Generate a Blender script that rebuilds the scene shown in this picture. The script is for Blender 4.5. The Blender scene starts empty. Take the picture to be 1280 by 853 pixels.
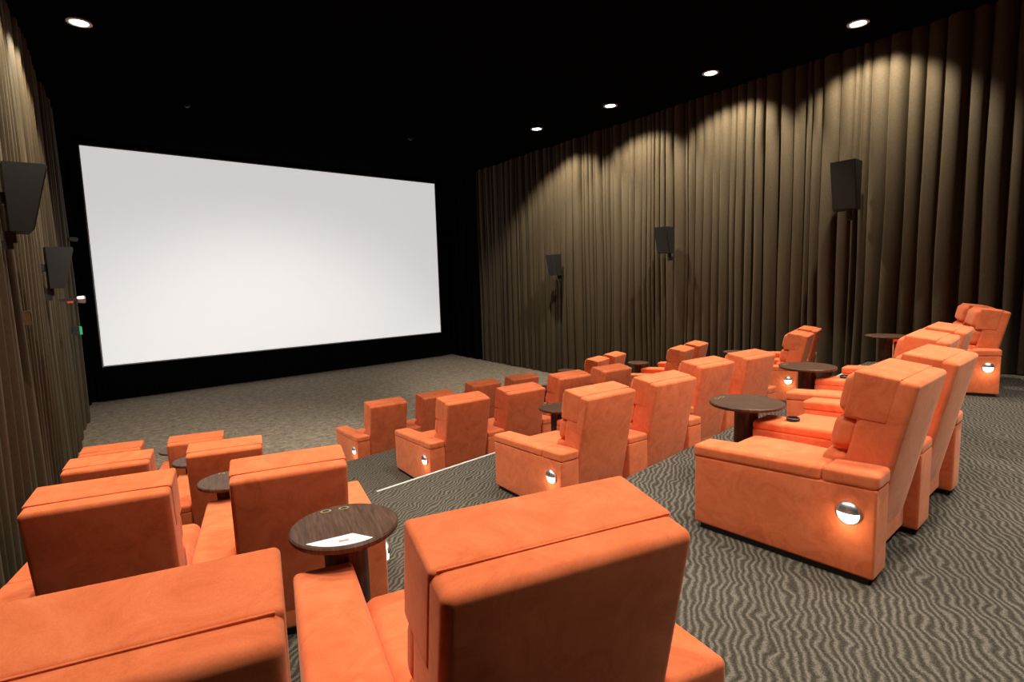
import bpy, bmesh, math, random
from mathutils import Vector, Matrix
random.seed(7)
sc = bpy.context.scene
sc.view_settings.view_transform = 'Standard'
sc.view_settings.look = 'None'
COL = sc.collection
CAMZ = 2.86

# ------------------------------------------------------------------ materials
def new_mat(name):
    m = bpy.data.materials.new(name); m.use_nodes = True
    nt = m.node_tree; b = nt.nodes['Principled BSDF']
    return m, nt, b
def N(nt, t, **kw):
    n = nt.nodes.new(t)
    for k, v in kw.items():
        if k in n.inputs: n.inputs[k].default_value = v
        else: setattr(n, k, v)
    return n
def ramp(nt, src, stops):
    r = nt.nodes.new('ShaderNodeValToRGB')
    e = r.color_ramp.elements
    while len(e) < len(stops): e.new(0.5)
    for i, (p, c) in enumerate(stops):
        e[i].position = p; e[i].color = (*c, 1)
    nt.links.new(src, r.inputs[0]); return r
def bump(nt, b, src, strength, dist):
    bp = N(nt, 'ShaderNodeBump'); bp.inputs['Strength'].default_value = strength
    bp.inputs['Distance'].default_value = dist
    nt.links.new(src, bp.inputs['Height']); nt.links.new(bp.outputs[0], b.inputs['Normal'])

def mat_suede():
    m, nt, b = new_mat('orange_suede')
    tc = N(nt, 'ShaderNodeTexCoord')
    oi = N(nt, 'ShaderNodeObjectInfo')
    add = N(nt, 'ShaderNodeVectorMath', operation='ADD')
    nt.links.new(tc.outputs['Object'], add.inputs[0]); nt.links.new(oi.outputs['Location'], add.inputs[1])
    n1 = N(nt, 'ShaderNodeTexNoise'); n1.inputs['Scale'].default_value = 6.0; n1.inputs['Detail'].default_value = 9
    n1.inputs['Roughness'].default_value = 0.74; n1.inputs['Distortion'].default_value = 1.2
    nt.links.new(add.outputs[0], n1.inputs['Vector'])
    r = ramp(nt, n1.outputs['Fac'], [(0.32, (0.66, 0.135, 0.046)), (0.5, (0.79, 0.180, 0.066)), (0.68, (0.86, 0.225, 0.090))])
    n2 = N(nt, 'ShaderNodeTexNoise'); n2.inputs['Scale'].default_value = 320; n2.inputs['Detail'].default_value = 2
    nt.links.new(add.outputs[0], n2.inputs['Vector'])
    mx = N(nt, 'ShaderNodeMixRGB', blend_type='MULTIPLY'); mx.inputs[0].default_value = 0.22
    nt.links.new(r.outputs[0], mx.inputs[1])
    r2 = ramp(nt, n2.outputs['Fac'], [(0.3, (0.55, 0.5, 0.45)), (0.7, (1, 1, 1))])
    nt.links.new(r2.outputs[0], mx.inputs[2])
    nt.links.new(mx.outputs[0], b.inputs['Base Color'])
    b.inputs['Roughness'].default_value = 0.95
    b.inputs['Specular IOR Level'].default_value = 0.12
    b.inputs['Sheen Weight'].default_value = 0.3
    b.inputs['Sheen Roughness'].default_value = 0.5
    b.inputs['Sheen Tint'].default_value = (1.0, 0.62, 0.42, 1)
    n3 = N(nt, 'ShaderNodeTexNoise'); n3.inputs['Scale'].default_value = 3.5; n3.inputs['Detail'].default_value = 2
    nt.links.new(add.outputs[0], n3.inputs['Vector'])
    bump(nt, b, n3.outputs['Fac'], 0.35, 0.02)
    return m

def mat_carpet():
    m, nt, b = new_mat('wave_carpet')
    tc = N(nt, 'ShaderNodeTexCoord')
    mp = N(nt, 'ShaderNodeMapping'); mp.inputs['Rotation'].default_value = (0, 0, math.radians(62))
    nt.links.new(tc.outputs['Object'], mp.inputs['Vector'])
    w = N(nt, 'ShaderNodeTexWave', wave_type='BANDS')
    w.inputs['Scale'].default_value = 8.6; w.inputs['Distortion'].default_value = 9.5
    w.inputs['Detail'].default_value = 1.8; w.inputs['Detail Scale'].default_value = 0.9
    w.inputs['Detail Roughness'].default_value = 0.4
    nt.links.new(mp.outputs[0], w.inputs['Vector'])
    n = N(nt, 'ShaderNodeTexNoise'); n.inputs['Scale'].default_value = 130; n.inputs['Detail'].default_value = 5
    n.inputs['Roughness'].default_value = 0.75
    nt.links.new(tc.outputs['Object'], n.inputs['Vector'])
    a = N(nt, 'ShaderNodeMath', operation='MULTIPLY_ADD'); a.inputs[1].default_value = 1.5
    ws = N(nt, 'ShaderNodeMath', operation='MULTIPLY'); ws.inputs[1].default_value = 0.42
    nt.links.new(w.outputs['Fac'], ws.inputs[0])
    nt.links.new(n.outputs['Fac'], a.inputs[0]); nt.links.new(ws.outputs[0], a.inputs[2])
    r = ramp(nt, a.outputs[0], [(0.57, (0.036, 0.031, 0.025)), (0.84, (0.086, 0.074, 0.059)), (1.0, (0.160, 0.141, 0.114))])
    a2 = N(nt, 'ShaderNodeMath', operation='MULTIPLY'); a2.inputs[1].default_value = 0.83
    nt.links.new(a.outputs[0], a2.inputs[0]); nt.links.new(a2.outputs[0], r.inputs[0])
    nt.links.new(r.outputs[0], b.inputs['Base Color'])
    b.inputs['Roughness'].default_value = 1.0; b.inputs['Specular IOR Level'].default_value = 0.05
    bump(nt, b, a.outputs[0], 0.5, 0.006)
    return m

def mat_carpet_front():
    m, nt, b = new_mat('plain_carpet_lightened')  # front carpet colour lightened to stand in for extra light on the floor
    tc = N(nt, 'ShaderNodeTexCoord')
    n = N(nt, 'ShaderNodeTexNoise'); n.inputs['Scale'].default_value = 9; n.inputs['Detail'].default_value = 8
    n.inputs['Roughness'].default_value = 0.82; n.inputs['Distortion'].default_value = 0.8
    nt.links.new(tc.outputs['Object'], n.inputs['Vector'])
    r = ramp(nt, n.outputs['Fac'], [(0.36, (0.115, 0.092, 0.070)), (0.5, (0.205, 0.168, 0.130)), (0.64, (0.33, 0.275, 0.215))])
    nt.links.new(r.outputs[0], b.inputs['Base Color'])
    b.inputs['Roughness'].default_value = 1.0; b.inputs['Specular IOR Level'].default_value = 0.05
    bump(nt, b, n.outputs['Fac'], 0.6, 0.015)
    return m

def mat_curtain():
    m, nt, b = new_mat('curtain_velour')
    tc = N(nt, 'ShaderNodeTexCoord')
    n = N(nt, 'ShaderNodeTexNoise'); n.inputs['Scale'].default_value = 40; n.inputs['Detail'].default_value = 3
    nt.links.new(tc.outputs['Object'], n.inputs['Vector'])
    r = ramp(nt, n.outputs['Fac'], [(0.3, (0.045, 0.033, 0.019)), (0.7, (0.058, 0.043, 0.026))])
    nt.links.new(r.outputs[0], b.inputs['Base Color'])
    b.inputs['Roughness'].default_value = 0.75; b.inputs['Specular IOR Level'].default_value = 0.12
    b.inputs['Sheen Weight'].default_value = 0.08; b.inputs['Sheen Tint'].default_value = (0.8, 0.65, 0.4, 1)
    return m

def mat_wood():
    m, nt, b = new_mat('dark_walnut')
    tc = N(nt, 'ShaderNodeTexCoord')
    mp = N(nt, 'ShaderNodeMapping'); mp.inputs['Scale'].default_value = (14, 1.2, 1)
    mp.inputs['Rotation'].default_value = (0, 0, 0.35)
    nt.links.new(tc.outputs['Object'], mp.inputs['Vector'])
    n = N(nt, 'ShaderNodeTexNoise'); n.inputs['Scale'].default_value = 7; n.inputs['Detail'].default_value = 5
    n.inputs['Roughness'].default_value = 0.6; n.inputs['Distortion'].default_value = 0.2
    nt.links.new(mp.outputs[0], n.inputs['Vector'])
    r = ramp(nt, n.outputs['Fac'], [(0.32, (0.042, 0.019, 0.010)), (0.5, (0.080, 0.039, 0.023)), (0.70, (0.130, 0.068, 0.042))])
    nt.links.new(r.outputs[0], b.inputs['Base Color'])
    b.inputs['Roughness'].default_value = 0.42; b.inputs['Specular IOR Level'].default_value = 0.25
    return m

def mat_plain(name, col, rough=0.6, metal=0.0, noise=0.15, scale=30, emis=0, ecol=None):
    m, nt, b = new_mat(name)
    tc = N(nt, 'ShaderNodeTexCoord')
    n = N(nt, 'ShaderNodeTexNoise'); n.inputs['Scale'].default_value = scale; n.inputs['Detail'].default_value = 3
    nt.links.new(tc.outputs['Object'], n.inputs['Vector'])
    lo = tuple(c * (1 - noise) for c in col); hi = tuple(min(1, c * (1 + noise)) for c in col)
    r = ramp(nt, n.outputs['Fac'], [(0.3, lo), (0.7, hi)])
    nt.links.new(r.outputs[0], b.inputs['Base Color'])
    b.inputs['Roughness'].default_value = rough; b.inputs['Metallic'].default_value = metal
    if emis:
        b.inputs['Emission Color'].default_value = (*(ecol or col), 1)
        b.inputs['Emission Strength'].default_value = emis
    return m

SUEDE = mat_suede(); CARPET = mat_carpet(); CARPETF = mat_carpet_front(); CURT = mat_curtain(); WOOD = mat_wood()
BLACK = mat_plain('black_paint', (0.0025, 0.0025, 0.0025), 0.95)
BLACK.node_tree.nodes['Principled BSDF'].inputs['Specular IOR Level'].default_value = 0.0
BLKPL = mat_plain('black_plastic', (0.012, 0.012, 0.013), 0.5)
GRILL = mat_plain('speaker_grille', (0.020, 0.019, 0.018), 0.7, scale=300, noise=0.4)
SCREEN = mat_plain('screen_fabric', (0.8, 0.8, 0.82), 0.9, noise=0.01, emis=0.58, ecol=(0.985, 0.985, 1.0))  # emission stands in for the projector light falling on the screen
FRAME = mat_plain('screen_frame_grey', (0.25, 0.26, 0.28), 0.5)
CHROME = mat_plain('brushed_metal', (0.6, 0.6, 0.62), 0.4, 1.0)
WHITE = mat_plain('white_trim', (0.8, 0.8, 0.8), 0.5)
NOSE = mat_plain('nosing_white', (0.6, 0.6, 0.58), 0.5, emis=0.08)
LAMP = mat_plain('lamp_glow', (1, 0.85, 0.6), 0.5, emis=14, ecol=(1.0, 0.9, 0.75))
STEPL = mat_plain('steplight_glow', (1, 0.85, 0.65), 0.5, emis=3.5, ecol=(1.0, 0.87, 0.66))
BRASS = mat_plain('brass_plate', (0.75, 0.6, 0.28), 0.35, 0.8)
SWITCH = mat_plain('switch_bronze', (0.10, 0.06, 0.03), 0.5)
PAPER = mat_plain('white_card', (0.88, 0.88, 0.87), 0.6, noise=0.03)
RED = mat_plain('red_print', (0.7, 0.08, 0.05), 0.6)
GREEN = mat_plain('exit_green', (0.02, 0.3, 0.12), 0.5, emis=0.25, ecol=(0.05, 0.8, 0.35))
PURP = mat_plain('violet_led', (0.2, 0.05, 0.4), 0.5, emis=0.6, ecol=(0.3, 0.05, 0.7))

# ------------------------------------------------------------------ mesh helpers
class MB:
    """mesh builder with material slots"""
    def __init__(s): s.v = []; s.f = []; s.mi = []; s.sm = []; s.mats = []
    def mat(s, m):
        if m not in s.mats: s.mats.append(m)
        return s.mats.index(m)
    def add(s, vs, fs, m, smooth=True, fn=None):
        o = len(s.v); i = s.mat(m)
        s.v += [tuple(fn(*p)) if fn else tuple(p) for p in vs]
        for f in fs: s.f.append([o + k for k in f]); s.mi.append(i); s.sm.append(smooth)
    def soft(s, lo, hi, m, r=0.03, puff=0.0, mid=3, fn=None, seg=3, faces=None):
        """rounded box between lo and hi; puff: bulge of the faces (x,y,z amounts)"""
        if not isinstance(puff, (tuple, list)): puff = (puff,) * 3
        c = [(a + b) / 2 for a, b in zip(lo, hi)]; h = [abs(b - a) / 2 for a, b in zip(lo, hi)]
        r = min(r, min(h) * 0.98)
        ax = []
        for k in range(3):
            L = []
            for i in range(seg + 1):
                t = math.tan(math.pi / 4 * (1 - i / seg)); L.append(-h[k] + r * (1 - t))
            inner = [-(h[k] - r) + 2 * (h[k] - r) * j / (mid + 1) for j in range(1, mid + 1)]
            ax.append(L + inner + [-q for q in reversed(L)])
        idx = {}; vs = []; fs = []
        def vid(p):
            key = tuple(round(q, 6) for q in p)
            if key in idx: return idx[key]
            q = list(p); u = [p[k] / h[k] for k in range(3)]
            inn = [max(-(h[k] - r), min(h[k] - r, p[k])) for k in range(3)]
            d = [p[k] - inn[k] for k in range(3)]; L = math.sqrt(sum(e * e for e in d))
            if L > 1e-9: q = [inn[k] + d[k] / L * r for k in range(3)]
            for k in range(3):
                if abs(u[k]) > 0.999 and puff[k]:
                    a, b = [j for j in range(3) if j != k]
                    w = (1 - abs(u[a]) ** 3) * (1 - abs(u[b]) ** 3)
                    q[k] += math.copysign(puff[k] * w, u[k])
            idx[key] = len(vs); vs.append([q[k] + c[k] for k in range(3)]); return idx[key]
        for k in range(3):
            a, b = (k + 1) % 3, (k + 2) % 3
            for sgn in (-1, 1):
                for i in range(len(ax[a]) - 1):
                    for j in range(len(ax[b]) - 1):
                        quad = []
                        for (ii, jj) in ((i, j), (i + 1, j), (i + 1, j + 1), (i, j + 1)):
                            p = [0, 0, 0]; p[k] = sgn * h[k]; p[a] = ax[a][ii]; p[b] = ax[b][jj]
                            quad.append(vid(p))
                        if sgn < 0: quad.reverse()
                        if len(set(quad)) == 4: fs.append(quad)
        s.add(vs, fs, m, True, fn)
    def box(s, lo, hi, m, fn=None):
        x0, y0, z0 = lo; x1, y1, z1 = hi
        vs = [(x0,y0,z0),(x1,y0,z0),(x1,y1,z0),(x0,y1,z0),(x0,y0,z1),(x1,y0,z1),(x1,y1,z1),(x0,y1,z1)]
        s.add(vs, [(0,3,2,1),(4,5,6,7),(0,1,5,4),(1,2,6,5),(2,3,7,6),(3,0,4,7)], m, False, fn)
    def lathe(s, prof, m, n=32, fn=None, smooth=True, cap=True):
        vs = []; fs = []
        for (r, z) in prof:
            for i in range(n):
                a = 2 * math.pi * i / n; vs.append((r * math.cos(a), r * math.sin(a), z))
        for j in range(len(prof) - 1):
            for i in range(n):
                fs.append((j*n+i, j*n+(i+1)%n, (j+1)*n+(i+1)%n, (j+1)*n+i))
        if cap:
            fs.append(tuple(reversed(range(n)))); fs.append(tuple(range((len(prof)-1)*n, len(prof)*n)))
        s.add(vs, fs, m, smooth, fn)
    def mesh(s, name):
        me = bpy.data.meshes.new(name); me.from_pydata(s.v, [], s.f)
        for m in s.mats: me.materials.append(m)
        for p, i, q in zip(me.polygons, s.mi, s.sm): p.material_index = i; p.use_smooth = q
        me.update()
        try: me.set_sharp_from_angle(angle=math.radians(40))
        except Exception: pass
        return me
def obj(name, me, loc=(0, 0, 0), rz=0.0, parent=None):
    o = bpy.data.objects.new(name, me); COL.objects.link(o)
    o.location = loc; o.rotation_euler = (0, 0, rz)
    if parent: o.parent = parent
    return o

# ------------------------------------------------------------------ room
YS = 17.72; YB = -1.9; H = 6.61
def xl(y): return -1.05 + 0.115 * y
def xr(y): return 10.74 + 0.097 * y
def nose_y(k, x): return 2.40 + 0.06 * x + 2.25 * k
STEP = 0.42
def tier_z(k): return max(0.0, 1.26 - STEP * k)
def floor_at(x, y):
    for k in range(3):
        if y < nose_y(k, x): return tier_z(k)
    return 0.0

def prism(mb, poly, z0, z1, m):
    n = len(poly)
    vs = [(x, y, z0) for x, y in poly] + [(x, y, z1) for x, y in poly]
    fs = [tuple(reversed(range(n))), tuple(range(n, 2 * n))]
    for i in range(n): fs.append((i, (i + 1) % n, n + (i + 1) % n, n + i))
    mb.add(vs, fs, m, False)

mb = MB()
def wall_nose(k, side):
    x = 0.0
    for _ in range(8):
        y = nose_y(k, x); x = (xl(y) if side < 0 else xr(y))
    return (x, nose_y(k, x))
pts = [((xl(YB), YB), (xr(YB), YB))] + [(wall_nose(k, -1), wall_nose(k, 1)) for k in range(3)] + [((xl(YS), YS), (xr(YS), YS))]
for i in range(4):
    a, b = pts[i]; c, d = pts[i + 1]
    prism(mb, [a, b, d, c], -0.25, tier_z(i), CARPETF if i == 3 else CARPET)
obj('floor', mb.mesh('floor'))
def trim(k, ax, bx, name):
    mb = MB(); z = tier_z(k)
    prism(mb, [(ax, nose_y(k, ax) - 0.022), (bx, nose_y(k, bx) - 0.022), (bx, nose_y(k, bx) + 0.005), (ax, nose_y(k, ax) + 0.005)], z + 0.001, z + 0.006, NOSE)
    prism(mb, [(ax, nose_y(k, ax) + 0.001), (bx, nose_y(k, bx) + 0.001), (bx, nose_y(k, bx) + 0.006), (ax, nose_y(k, ax) + 0.006)], z - 0.02, z + 0.006, NOSE)
    obj(name, mb.mesh('trim'))
trim(0, 7.15, 10.4, 'trim_1')
trim(1, 2.40, 5.2, 'trim_2')

T = 0.15
def wall(name, poly):
    mb = MB(); prism(mb, poly, -0.25, H + 0.1, BLACK); obj(name, mb.mesh(name))
wall('wall_left', [(xl(YB) - T, YB), (xl(YB), YB), (xl(YS), YS), (xl(YS) - T, YS)])
wall('wall_right', [(xr(YB), YB), (xr(YB) + T, YB), (xr(YS) + T, YS), (xr(YS), YS)])
wall('wall_screen', [(xl(YS) - T, YS), (xr(YS) + T, YS), (xr(YS) + T, YS + T), (xl(YS) - T, YS + T)])
wall('wall_back', [(xl(YB) - T, YB - T), (xr(YB) + T, YB - T), (xr(YB) + T, YB), (xl(YB) - T, YB)])
mb = MB(); prism(mb, [(xl(YB) - T, YB - T), (xr(YB) + T, YB - T), (xr(YS) + T, YS + T), (xl(YS) - T, YS + T)], H, H + 0.12, BLACK)
obj('ceiling', mb.mesh('ceiling'))

# pleated curtains
def curtain(name, p0, p1, inward, seed, mat, pitch=0.20, amp=0.10):
    rnd = random.Random(seed)
    d = Vector((p1[0] - p0[0], p1[1] - p0[1])); L = d.length; d.normalize()
    nrm = Vector((-d.y, d.x)) * inward
    folds = []; s = 0
    while s < L:
        w = pitch * rnd.uniform(0.45, 1.55); folds.append((s, w, rnd.uniform(0.5, 1.0) * (0.55 + 0.45 * min(1, w / pitch)), rnd.uniform(-.35, .35))); s += w
    cols = []
    SEG = 12
    for (s, w, a, sk) in folds:
        for i in range(SEG):
            t = i / SEG
            if s + t * w > L: break
            tt = min(1, max(0, t + sk * t * (1 - t) * 1.5))
            off = amp * a * (abs(math.sin(math.pi * tt)) ** 0.85)
            # omega fold: the lobe widens toward the room, leaving a narrow dark gap
            ds = -0.10 * w * math.sin(2 * math.pi * tt)
            cols.append((s + t * w + ds, off, s))
    cols.append((L, 0.0, L))
    NZ = 14
    ph = [rnd.uniform(0, 6.28) for _ in range(6)]
    vs = []; fs = []
    for (s, off, sid) in cols:
        base = p0[0] + d.x * s, p0[1] + d.y * s
        zb = floor_at(base[0] + nrm.x * 0.1, base[1]) + 0.015
        for q in (-0.03, 0.03):
            zb = max(zb, floor_at(base[0], base[1] + q) + 0.015)
        for j in range(NZ + 1):
            t = j / NZ; z = zb + (H - 0.01 - zb) * t
            sway = 0.012 * math.sin(sid * 3.1 + z * 1.1 + ph[0]) + 0.008 * math.sin(sid * 7.3 - z * 1.7 + ph[1])
            am = 0.85 + 0.15 * math.sin(sid * 2.3 + z * .6 + ph[2])
            o = 0.02 + off * am
            ss = min(L, max(0, s + sway * (1 - t) ** 0.5))
            vs.append((p0[0] + d.x * ss + nrm.x * o, p0[1] + d.y * ss + nrm.y * o, z))
    n = NZ + 1
    for i in range(len(cols) - 1):
        for j in range(NZ):
            q = (i*n+j, (i+1)*n+j, (i+1)*n+j+1, i*n+j+1)
            fs.append(q if inward < 0 else tuple(reversed(q)))
    mb = MB(); mb.add(vs, fs, mat, True)
    me = mb.mesh(name); return obj(name, me)
YD = 15.4  # past here the unlit screen end of each curtain is coloured black
curtain('curtain', (xr(YB + 0.05), YB + 0.05), (xr(YD), YD), 1, 3, CURT, 0.20, 0.19)
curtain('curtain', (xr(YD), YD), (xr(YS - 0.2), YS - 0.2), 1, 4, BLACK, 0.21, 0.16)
curtain('curtain', (xl(YB + 0.05), YB + 0.05), (xl(YD), YD), -1, 5, CURT, 0.21, 0.17)
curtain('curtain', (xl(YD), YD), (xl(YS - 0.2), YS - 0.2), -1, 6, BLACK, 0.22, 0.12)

# screen
mb = MB()
x0, x1, z0, z1 = 1.398, 11.845, 0.928, 6.456
ys = 17.6
mb.box((x0, ys, z0), (x1, ys + 0.03, z1), SCREEN)
fr = 0.03
for lo, hi in (((x0 - fr, ys - .01, z0 - fr), (x1 + fr, ys + .05, z0)), ((x0 - fr, ys - .01, z1), (x1 + fr, ys + .05, z1 + fr)),
               ((x0 - fr, ys - .01, z0), (x0, ys + .05, z1)), ((x1, ys - .01, z0), (x1 + fr, ys + .05, z1))):
    mb.box(lo, hi, FRAME)
for xx in (3, 6.6, 10.2):
    mb.box((xx - .05, ys + .03, 2), (xx + .05, YS - .004, 2.2), BLKPL); mb.box((xx - .05, ys + .03, 5), (xx + .05, YS - .004, 5.2), BLKPL)
obj('cinema_screen', mb.mesh('cinema_screen'))
mb = MB()
vs = []; fs = []; n = 400
for i in range(n + 1):
    x = 1.2 + (12.1 - 1.2) * i / n; o = 0.02 * math.sin(i * 0.9) + 0.012 * math.sin(i * 2.3)
    for j, z in enumerate((0.012, 0.45, 0.86)): vs.append((x, 17.56 + o * (1 - j * .3), z))
for i in range(n):
    for j in range(2): fs.append((i*3+j, (i+1)*3+j, (i+1)*3+j+1, i*3+j+1))
mb.add(vs, fs, BLACK)
obj('screen_masking_skirt', mb.mesh('skirt'))

# ------------------------------------------------------------------ recliners
AW, SW = 0.20, 0.60
G = 0.004
LEAN = 0.20
def arm(mb, x0, x1):
    def sl(x, y, z): return (x, y, z + (0.045 * (-y) if z > 0.3 else 0))
    mb.soft((x0, -1.0, 0.035), (x1, -0.005, 0.465), SUEDE, r=0.014, fn=sl, puff=(0.003, 0, 0))
    mb.soft((x0 - .001, -0.738, 0.458), (x1 + .001, 0.006, 0.535), SUEDE, r=0.020, puff=(0.002, 0.002, 0.007), fn=sl)
    mb.soft((x0 - .001, -1.004, 0.458), (x1 + .001, -0.742, 0.54), SUEDE, r=0.020, puff=(0.002, 0.002, 0.005), fn=sl)
    mb.box((x0 + .02, -0.97, 0.0), (x1 - .02, -0.04, 0.04), BLKPL)
def seat_mesh(kind):
    mb = MB()
    sx0 = AW if kind == 'L' else 0.0
    sx1 = sx0 + SW
    if kind == 'L': arm(mb, 0.0, AW - G)
    else: arm(mb, sx1 + G, sx1 + AW)
    a, b = sx0 + G, sx1 - G
    mb.box((a + .02, -0.9, 0.0), (b - .02, -0.06, 0.06), BLKPL)
    mb.soft((a, -0.93, 0.05), (b, -0.05, 0.30), SUEDE, r=0.02)
    mb.soft((a, -0.06, 0.07), (b, 0.0, 0.35), SUEDE, r=0.028, puff=(0, 0.012, 0))
    mb.soft((a, -0.80, 0.28), (b, 0.0, 0.44), SUEDE, r=0.05, puff=(0, 0.01, 0.028))
    def lf(x, y, z):
        k = max(0, (z - .6) / .45)
        return (x, y - LEAN * max(0, z - 0.1), z + (0.13 * (y + 0.80) - 0.008) * k)
    # back shell: crisp upholstered slab
    mb.soft((a, -0.915, 0.10), (b, -0.69, 1.048), SUEDE, r=0.026, puff=(0.0, 0.010, 0.003), fn=lf, mid=4)
    # headrest panel wrapping over the top: its rear hem is the seam seen from behind
    mb.soft((a - .0025, -0.835, 0.80), (b + .0025, -0.625, 1.053), SUEDE, r=0.014, puff=(0.001, 0.004, 0.003), fn=lf, mid=4)
    # piped hem
    mb.soft((a + .012, -0.838, 1.047), (b - .012, -0.832, 1.055), SUEDE, r=0.003, mid=1, seg=1, fn=lf)
    # head, shoulder and lumbar bolsters on the front face
    mb.soft((a, -0.70, 0.815), (b, -0.590, 1.040), SUEDE, r=0.05, puff=(0.0, 0.022, 0.0), fn=lf, mid=4)
    mb.soft((a + .004, -0.72, 0.42), (b - .004, -0.575, 0.62), SUEDE, r=0.06, puff=(0, 0.025, 0), fn=lf)
    mb.soft((a + .004, -0.72, 0.61), (b - .004, -0.59, 0.81), SUEDE, r=0.055, puff=(0, 0.02, 0), fn=lf)
    return mb.mesh('recliner_' + kind)
ML, MR = seat_mesh('L'), seat_mesh('R')

def table_mesh(rad, card=False, tx=0.0, ty=0.12, cw=0.26, knob=False):
    mb = MB()
    def sl(x, y, z): return (x, y, z + (0.03 * (-y) if z > 0.3 else 0))
    a, b = G, cw - G
    cx, cy = cw / 2 + tx, ty
    yf = cy - 0.105
    mb.box((a + .02, -0.95, 0), (b - .02, yf - .05, 0.05), BLKPL)
    mb.soft((a, -1.0, 0.035), (b, yf, 0.475), SUEDE, r=0.014, fn=sl)
    mb.soft((a, -1.0, 0.465), (b, yf, 0.535), SUEDE, r=0.022, puff=(0, 0, 0.006), fn=sl)
    tr = lambda x, y, z: (x + cx, y + cy, z)
    mb.lathe([(0.105, 0.0), (0.105, 0.012), (0.085, 0.02), (0.085, 0.03), (0.085, 0.60)], WOOD, 28, fn=tr)
    mb.lathe([(0.10, 0.595), (0.13, 0.602), (0.13, 0.606)], BLKPL, 28, fn=tr)
    e = rad
    mb.lathe([(e - .03, 0.606), (e - .006, 0.609), (e, 0.617), (e, 0.629), (e - .006, 0.635)], WOOD, 56, fn=tr)
    for dx in (-0.055, 0.02):
        pv = lambda x, y, z, dx=dx: (x * 1.5 + cx + dx, y + cy + rad * 0.78, z)
        mb.lathe([(0.015, 0.635), (0.015, 0.6365)], BRASS, 20, fn=pv)
        mb.lathe([(0.010, 0.6366), (0.010, 0.6369)], BLKPL, 16, fn=pv)
    if knob:
        kn = lambda x, y, z: (x + cw / 2, y - 0.22, z + 0.006)
        mb.lathe([(0.042, 0.535), (0.045, 0.560), (0.038, 0.565), (0.034, 0.545)], BLKPL, 24, fn=kn)
    if card:
        R = rad * 0.93; ptsc = []
        a0, a1 = -0.92, 0.42
        for i in range(17):
            t = a0 + (a1 - a0) * i / 16; ptsc.append((R * math.sin(t), -R * math.cos(t)))
        tm = 0.15; ptsc.append((R * .55 * math.sin(tm), -R * .55 * math.cos(tm)))
        poly = [(x + cx, y + cy) for x, y in ptsc]
        prism(mb, poly, 0.6355, 0.6380, PAPER)
        mx_, my_ = R * 0.80 * math.sin(-.15), -R * 0.80 * math.cos(-.15)
        mb.box((cx + mx_ - .018, cy + my_ - .005, 0.6381), (cx + mx_ + .018, cy + my_ + .005, 0.6385), RED)
    return mb.mesh('table')
MT = table_mesh(0.215, ty=0.13); MTB = table_mesh(0.265, tx=0.0, ty=0.12, knob=True)
MTL = table_mesh(0.205, tx=0.03, ty=0.20, cw=0.225); MTC = table_mesh(0.212, True, tx=0.10, ty=0.22, cw=0.225)

def steplight_mesh():
    """hooded courtesy light; local -x faces outward"""
    mb = MB()
    def toX(x, y, z): return (-z, x, y)
    mb.lathe([(0.060, 0.0), (0.060, 0.006), (0.056, 0.009)], CHROME, 28, fn=toX)
    mb.lathe([(0.053, 0.010), (0.047, 0.022), (0.001, 0.030)], STEPL, 24, fn=toX)
    vs = []; fs = []; A = 14; B = 8
    for i in range(A + 1):
        th = math.pi * i / A
        for j in range(B + 1):
            ph = math.pi / 2 * j / B
            r = 0.056
            y = r * math.cos(th); z = r * math.sin(th) * math.cos(ph); x = -0.012 - r * 0.62 * math.sin(th) * math.sin(ph)
            vs.append((x, y, z + 0.012))
    for i in range(A):
        for j in range(B): fs.append((i*(B+1)+j, (i+1)*(B+1)+j, (i+1)*(B+1)+j+1, i*(B+1)+j+1))
    mb.add(vs, fs, CHROME)
    return mb.mesh('steplight')
SL = steplight_mesh()

def place_pair(ox, oy, k, deg, table=MT, light=False, rlight=False, gap=0.0, cw=0.26):
    th = -math.radians(deg); z = tier_z(k) + 0.001
    c, s = math.cos(th), math.sin(th)
    def P(x, y): return (ox + c * x - s * y, oy + s * x + c * y, z)
    o1 = obj('recliner_chair', ML, P(0, 0), th)
    obj('side_table', table, P(AW + SW + gap, 0), th)
    o2 = obj('recliner_chair', MR, P(AW + SW + gap + cw, 0), th)
    for on, o, xx, sg, rz in ((light, o1, -0.004, -1, 0), (rlight, o2, SW + AW + 0.004, 1, math.pi)):
        if not on: continue
        obj('courtesy_light', SL, (xx, -0.88, 0.36), rz, o)
        ld = bpy.data.lights.new('courtesy_bulb', 'POINT'); ld.energy = 0.6; ld.color = (1, .84, .6); ld.shadow_soft_size = 0.02
        lo = bpy.data.objects.new('courtesy_bulb', ld); COL.objects.link(lo); lo.parent = o; lo.location = (xx + sg * 0.07, -0.88, 0.30)

for k in range(4):
    lx, ly = -0.175 + 0.20 * k, 2.16 + 2.22 * k
    if k > 0: lx -= 0.02
    place_pair(lx, ly, k, 17, MTC if k == 0 else MTL, False, True, 0.03, 0.225)
    ox, oy = 3.11 + 0.17 * k, 1.79 + 2.25 * k
    if k == 0:
        place_pair(3.07, 1.79, 0, 0.5, MTB, True, False)
        place_pair(5.00, 2.02, 0, -3, MTB, False, True)
        place_pair(8.46, 2.00, 0, -17, MTB, True, False)
    else:
        place_pair(ox, oy, k, 6, MT, True, False)
        place_pair(ox + 1.99, oy + 0.10, k, 6, MT, False, True)
        place_pair(8.28 + 0.17 * k, 2.12 + 2.2 * k, k, -12, MT, True, False)

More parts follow.
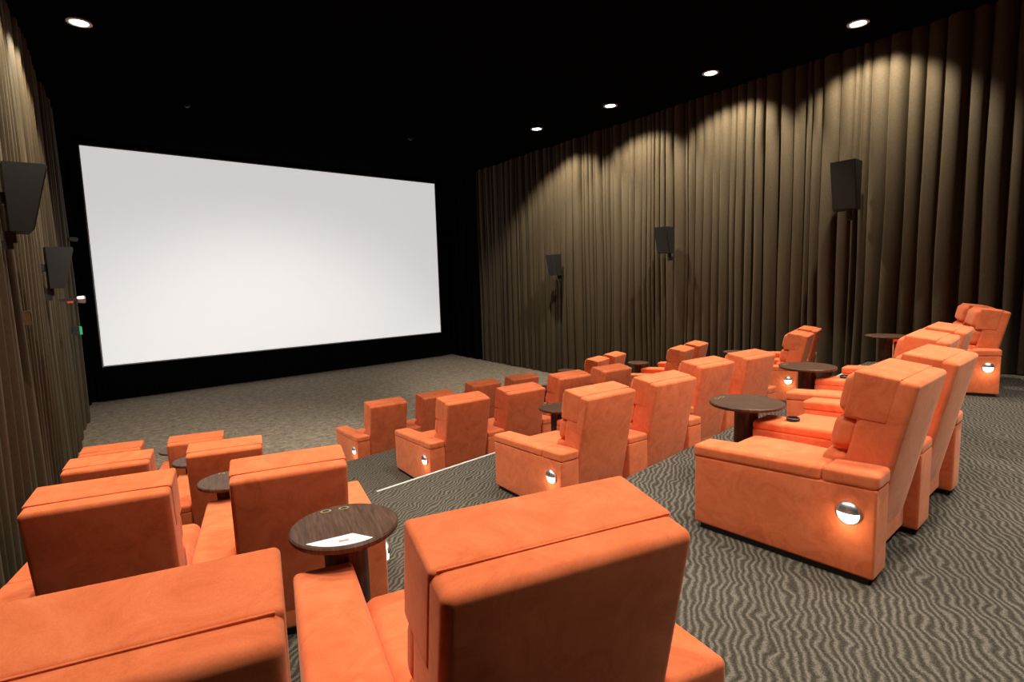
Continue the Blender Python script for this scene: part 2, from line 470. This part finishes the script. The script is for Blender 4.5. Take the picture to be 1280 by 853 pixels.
# ------------------------------------------------------------------ speakers
def speaker(x, y, z, side, w, h, d, tilt=12, yaw=0):
    mb = MB()
    t = math.tan(math.radians(tilt)) * h
    vs = [(-d/2 - t*0.5, -w/2, h/2), (-d/2 - t*0.5, w/2, h/2), (d/2, w/2*0.8, h/2), (d/2, -w/2*0.8, h/2),
          (-d/2 + t*0.5, -w/2, -h/2), (-d/2 + t*0.5, w/2, -h/2), (d/2, w/2*0.8, -h/2), (d/2, -w/2*0.8, -h/2)]
    mb.add(vs, [(0,3,2,1)[::-1], (4,7,6,5), (0,1,5,4)[::-1], (1,2,6,5)[::-1], (2,3,7,6)[::-1], (3,0,4,7)[::-1]], BLKPL, False)
    gv = []
    for (yy, zz) in ((-.45, .47), (.45, .47), (.45, -.47), (-.45, -.47)):
        xx = -d/2 - t * zz
        gv.append((xx - 0.012, yy * w, zz * h))
    mb.add(gv + [(a + 0.012, b, c) for a, b, c in gv], [(0,1,2,3), (0,4,5,1), (1,5,6,2), (2,6,7,3), (3,7,4,0)], GRILL, False)
    mb.box((d/2 - .05, -0.02, -h/2 - 0.10), (d/2 + 0.04, 0.02, -h/2 + 0.01), BLKPL)
    mb.box((d/2 - 0.02, -0.04, -h/2 - 0.16), (d/2 + 0.08, 0.04, -h/2 - 0.08), BLKPL)
    mb.box((d/2 - 0.01, -0.04, -0.05), (d/2 + 0.08, 0.04, 0.05), BLKPL)
    o = obj('surround_speaker', mb.mesh('speaker'), (x, y, z), 0 if side > 0 else math.pi)
    o.rotation_euler[2] += math.radians(yaw)
    return o
def rs(y): return xr(y) - 0.45
def ls(y): return xl(y) + 0.30
speaker(rs(3.38), 3.38, CAMZ + 1.40, 1, 0.40, 0.80, 0.26, 10, -8)
speaker(rs(7.15), 7.15, CAMZ + 0.77, 1, 0.36, 0.58, 0.26, 12, -8)
speaker(rs(11.0), 11.0, CAMZ + 0.36, 1, 0.36, 0.58, 0.26, 12, -8)
speaker(ls(7.2), 7.2, CAMZ + 0.90, -1, 0.42, 0.64, 0.24, 14, 4)
speaker(ls(9.9), 9.9, CAMZ + 0.33, -1, 0.34, 0.56, 0.22, 14, 4)

# ------------------------------------------------------------------ downlights
def dl_mesh():
    mb = MB()
    mb.lathe([(0.15, 0.0), (0.15, -0.012), (0.115, -0.014), (0.105, -0.002)], WHITE, 36, cap=False)
    mb.lathe([(0.108, -0.003), (0.108, -0.004), (0.001, -0.0045)], LAMP, 32, cap=False)
    return mb.mesh('downlight')
DLM = dl_mesh()
def downlight(x, y, e, aim=(0, 0, -1), size=120, blend=0.5, col=(1, .86, .66), soft=0.06):
    o = obj('recessed_downlight', DLM, (x, y, H - 0.001))
    ld = bpy.data.lights.new('downlight_lamp', 'SPOT'); ld.energy = e; ld.color = col
    ld.spot_size = math.radians(size); ld.spot_blend = blend; ld.shadow_soft_size = soft
    lo = bpy.data.objects.new('downlight_lamp', ld); COL.objects.link(lo); lo.parent = o
    lo.location = (0, 0, -0.05); lo.rotation_euler = Vector(aim).to_track_quat('-Z', 'Y').to_euler()
    return o
WALLC = (1, .89, .70)
for (x, y, e) in ((9.99, 3.12, 620), (10.08, 5.60, 740), (10.12, 8.00, 860), (10.10, 10.32, 960)):
    downlight(x, y, e, (0.40, 0.04, -1), 110, 0.42, WALLC, 0.05)
for y in (3.1, 5.6, 8.0, 10.08):
    downlight(xl(y) + 0.82 if y < 10 else 0.955, y, 480, (-0.25, 0, -1), 106, 0.35, WALLC, 0.04)
# house lights above the seating
NEU = (1, .93, .82)
for (x, y) in ((1.6, 0.6), (4.4, 0.4), (7.2, 0.4), (1.8, 4.4), (4.6, 4.6), (6.9, 3.0), (2.6, -1.2), (5.8, -1.2)):
    downlight(x, y, 570, ((5.4 - x) * 0.06, 0.05, -1), 96, 0.6, NEU, 0.15)
# added out-of-view spots, tipped forward to brighten the open floor
for x in (1.9, 3.4, 4.8):
    downlight(x, 5.3, 1250, (0.25, 1.40, -1), 64, 0.7, (1, .91, .78), 0.15)

# ceiling sensors
def sensor(x, y):
    mb = MB(); mb.lathe([(0.06, 0), (0.06, -0.02), (0.035, -0.05), (0.001, -0.052)], GRILL, 24, cap=False)
    obj('smoke_detector', mb.mesh('smoke_detector'), (x, y, H - 0.001))
sensor(2.9, 13.2); sensor(8.0, 12.9)

# small wall fittings on the left wall
y = 13.0
mb = MB(); mb.box((0, -.12, -.07), (.04, .12, .07), GREEN); mb.box((-.1, -.13, -.08), (0, .13, .08), BLKPL)
obj('exit_sign', mb.mesh('exit_sign'), (xl(y) + 0.28, y, CAMZ - 0.72))
y = 10.6
mb = MB()
mb.box((-.12, -.02, -.02), (.10, .02, .02), BLKPL)
mb.lathe([(0.02, 0), (0.05, .02), (0.06, .10), (0.05, .12)], CHROME, 20, fn=lambda x, y, z: (z + .08, x, y))
mb.box((-.02, -.03, -.05), (.05, .03, -.02), RED)
obj('emergency_light', mb.mesh('emergency_light'), (xl(y) + 0.34, y, CAMZ - 0.12))
y = 15.0
mb = MB(); mb.box((-.1, -.05, -.04), (.03, .05, .04), BLKPL); mb.box((.03, -.03, -.02), (.035, .03, .02), PURP)
obj('status_light', mb.mesh('status_light'), (xl(y) + 0.28, y, CAMZ + 1.1))
y = 7.4
mb = MB(); mb.box((-.06, -.05, -.07), (0, .05, .07), SWITCH); mb.box((0, -.035, -.05), (.006, .035, .05), BLKPL)
obj('light_switch', mb.mesh('light_switch'), (xl(y) + 0.24, y, CAMZ - 0.25))

# ------------------------------------------------------------------ world + camera
w = bpy.data.worlds.new('World'); sc.world = w; w.use_nodes = True
w.node_tree.nodes['Background'].inputs[0].default_value = (0.01, 0.01, 0.01, 1)
cam = bpy.data.cameras.new('camera'); co = bpy.data.objects.new('camera', cam); COL.objects.link(co)
cam.sensor_width = 36; cam.lens = 690 / 1280 * 36; cam.clip_start = 0.02; cam.clip_end = 100
R = Matrix(((0.7489, 0.0950, -0.6558), (-0.6624, 0.0649, -0.7463), (-0.0284, 0.9934, 0.1114)))
q = R.to_quaternion(); q.normalize()
co.rotation_mode = 'QUATERNION'; co.rotation_quaternion = q; co.location = (0, 0, CAMZ)
sc.camera = co
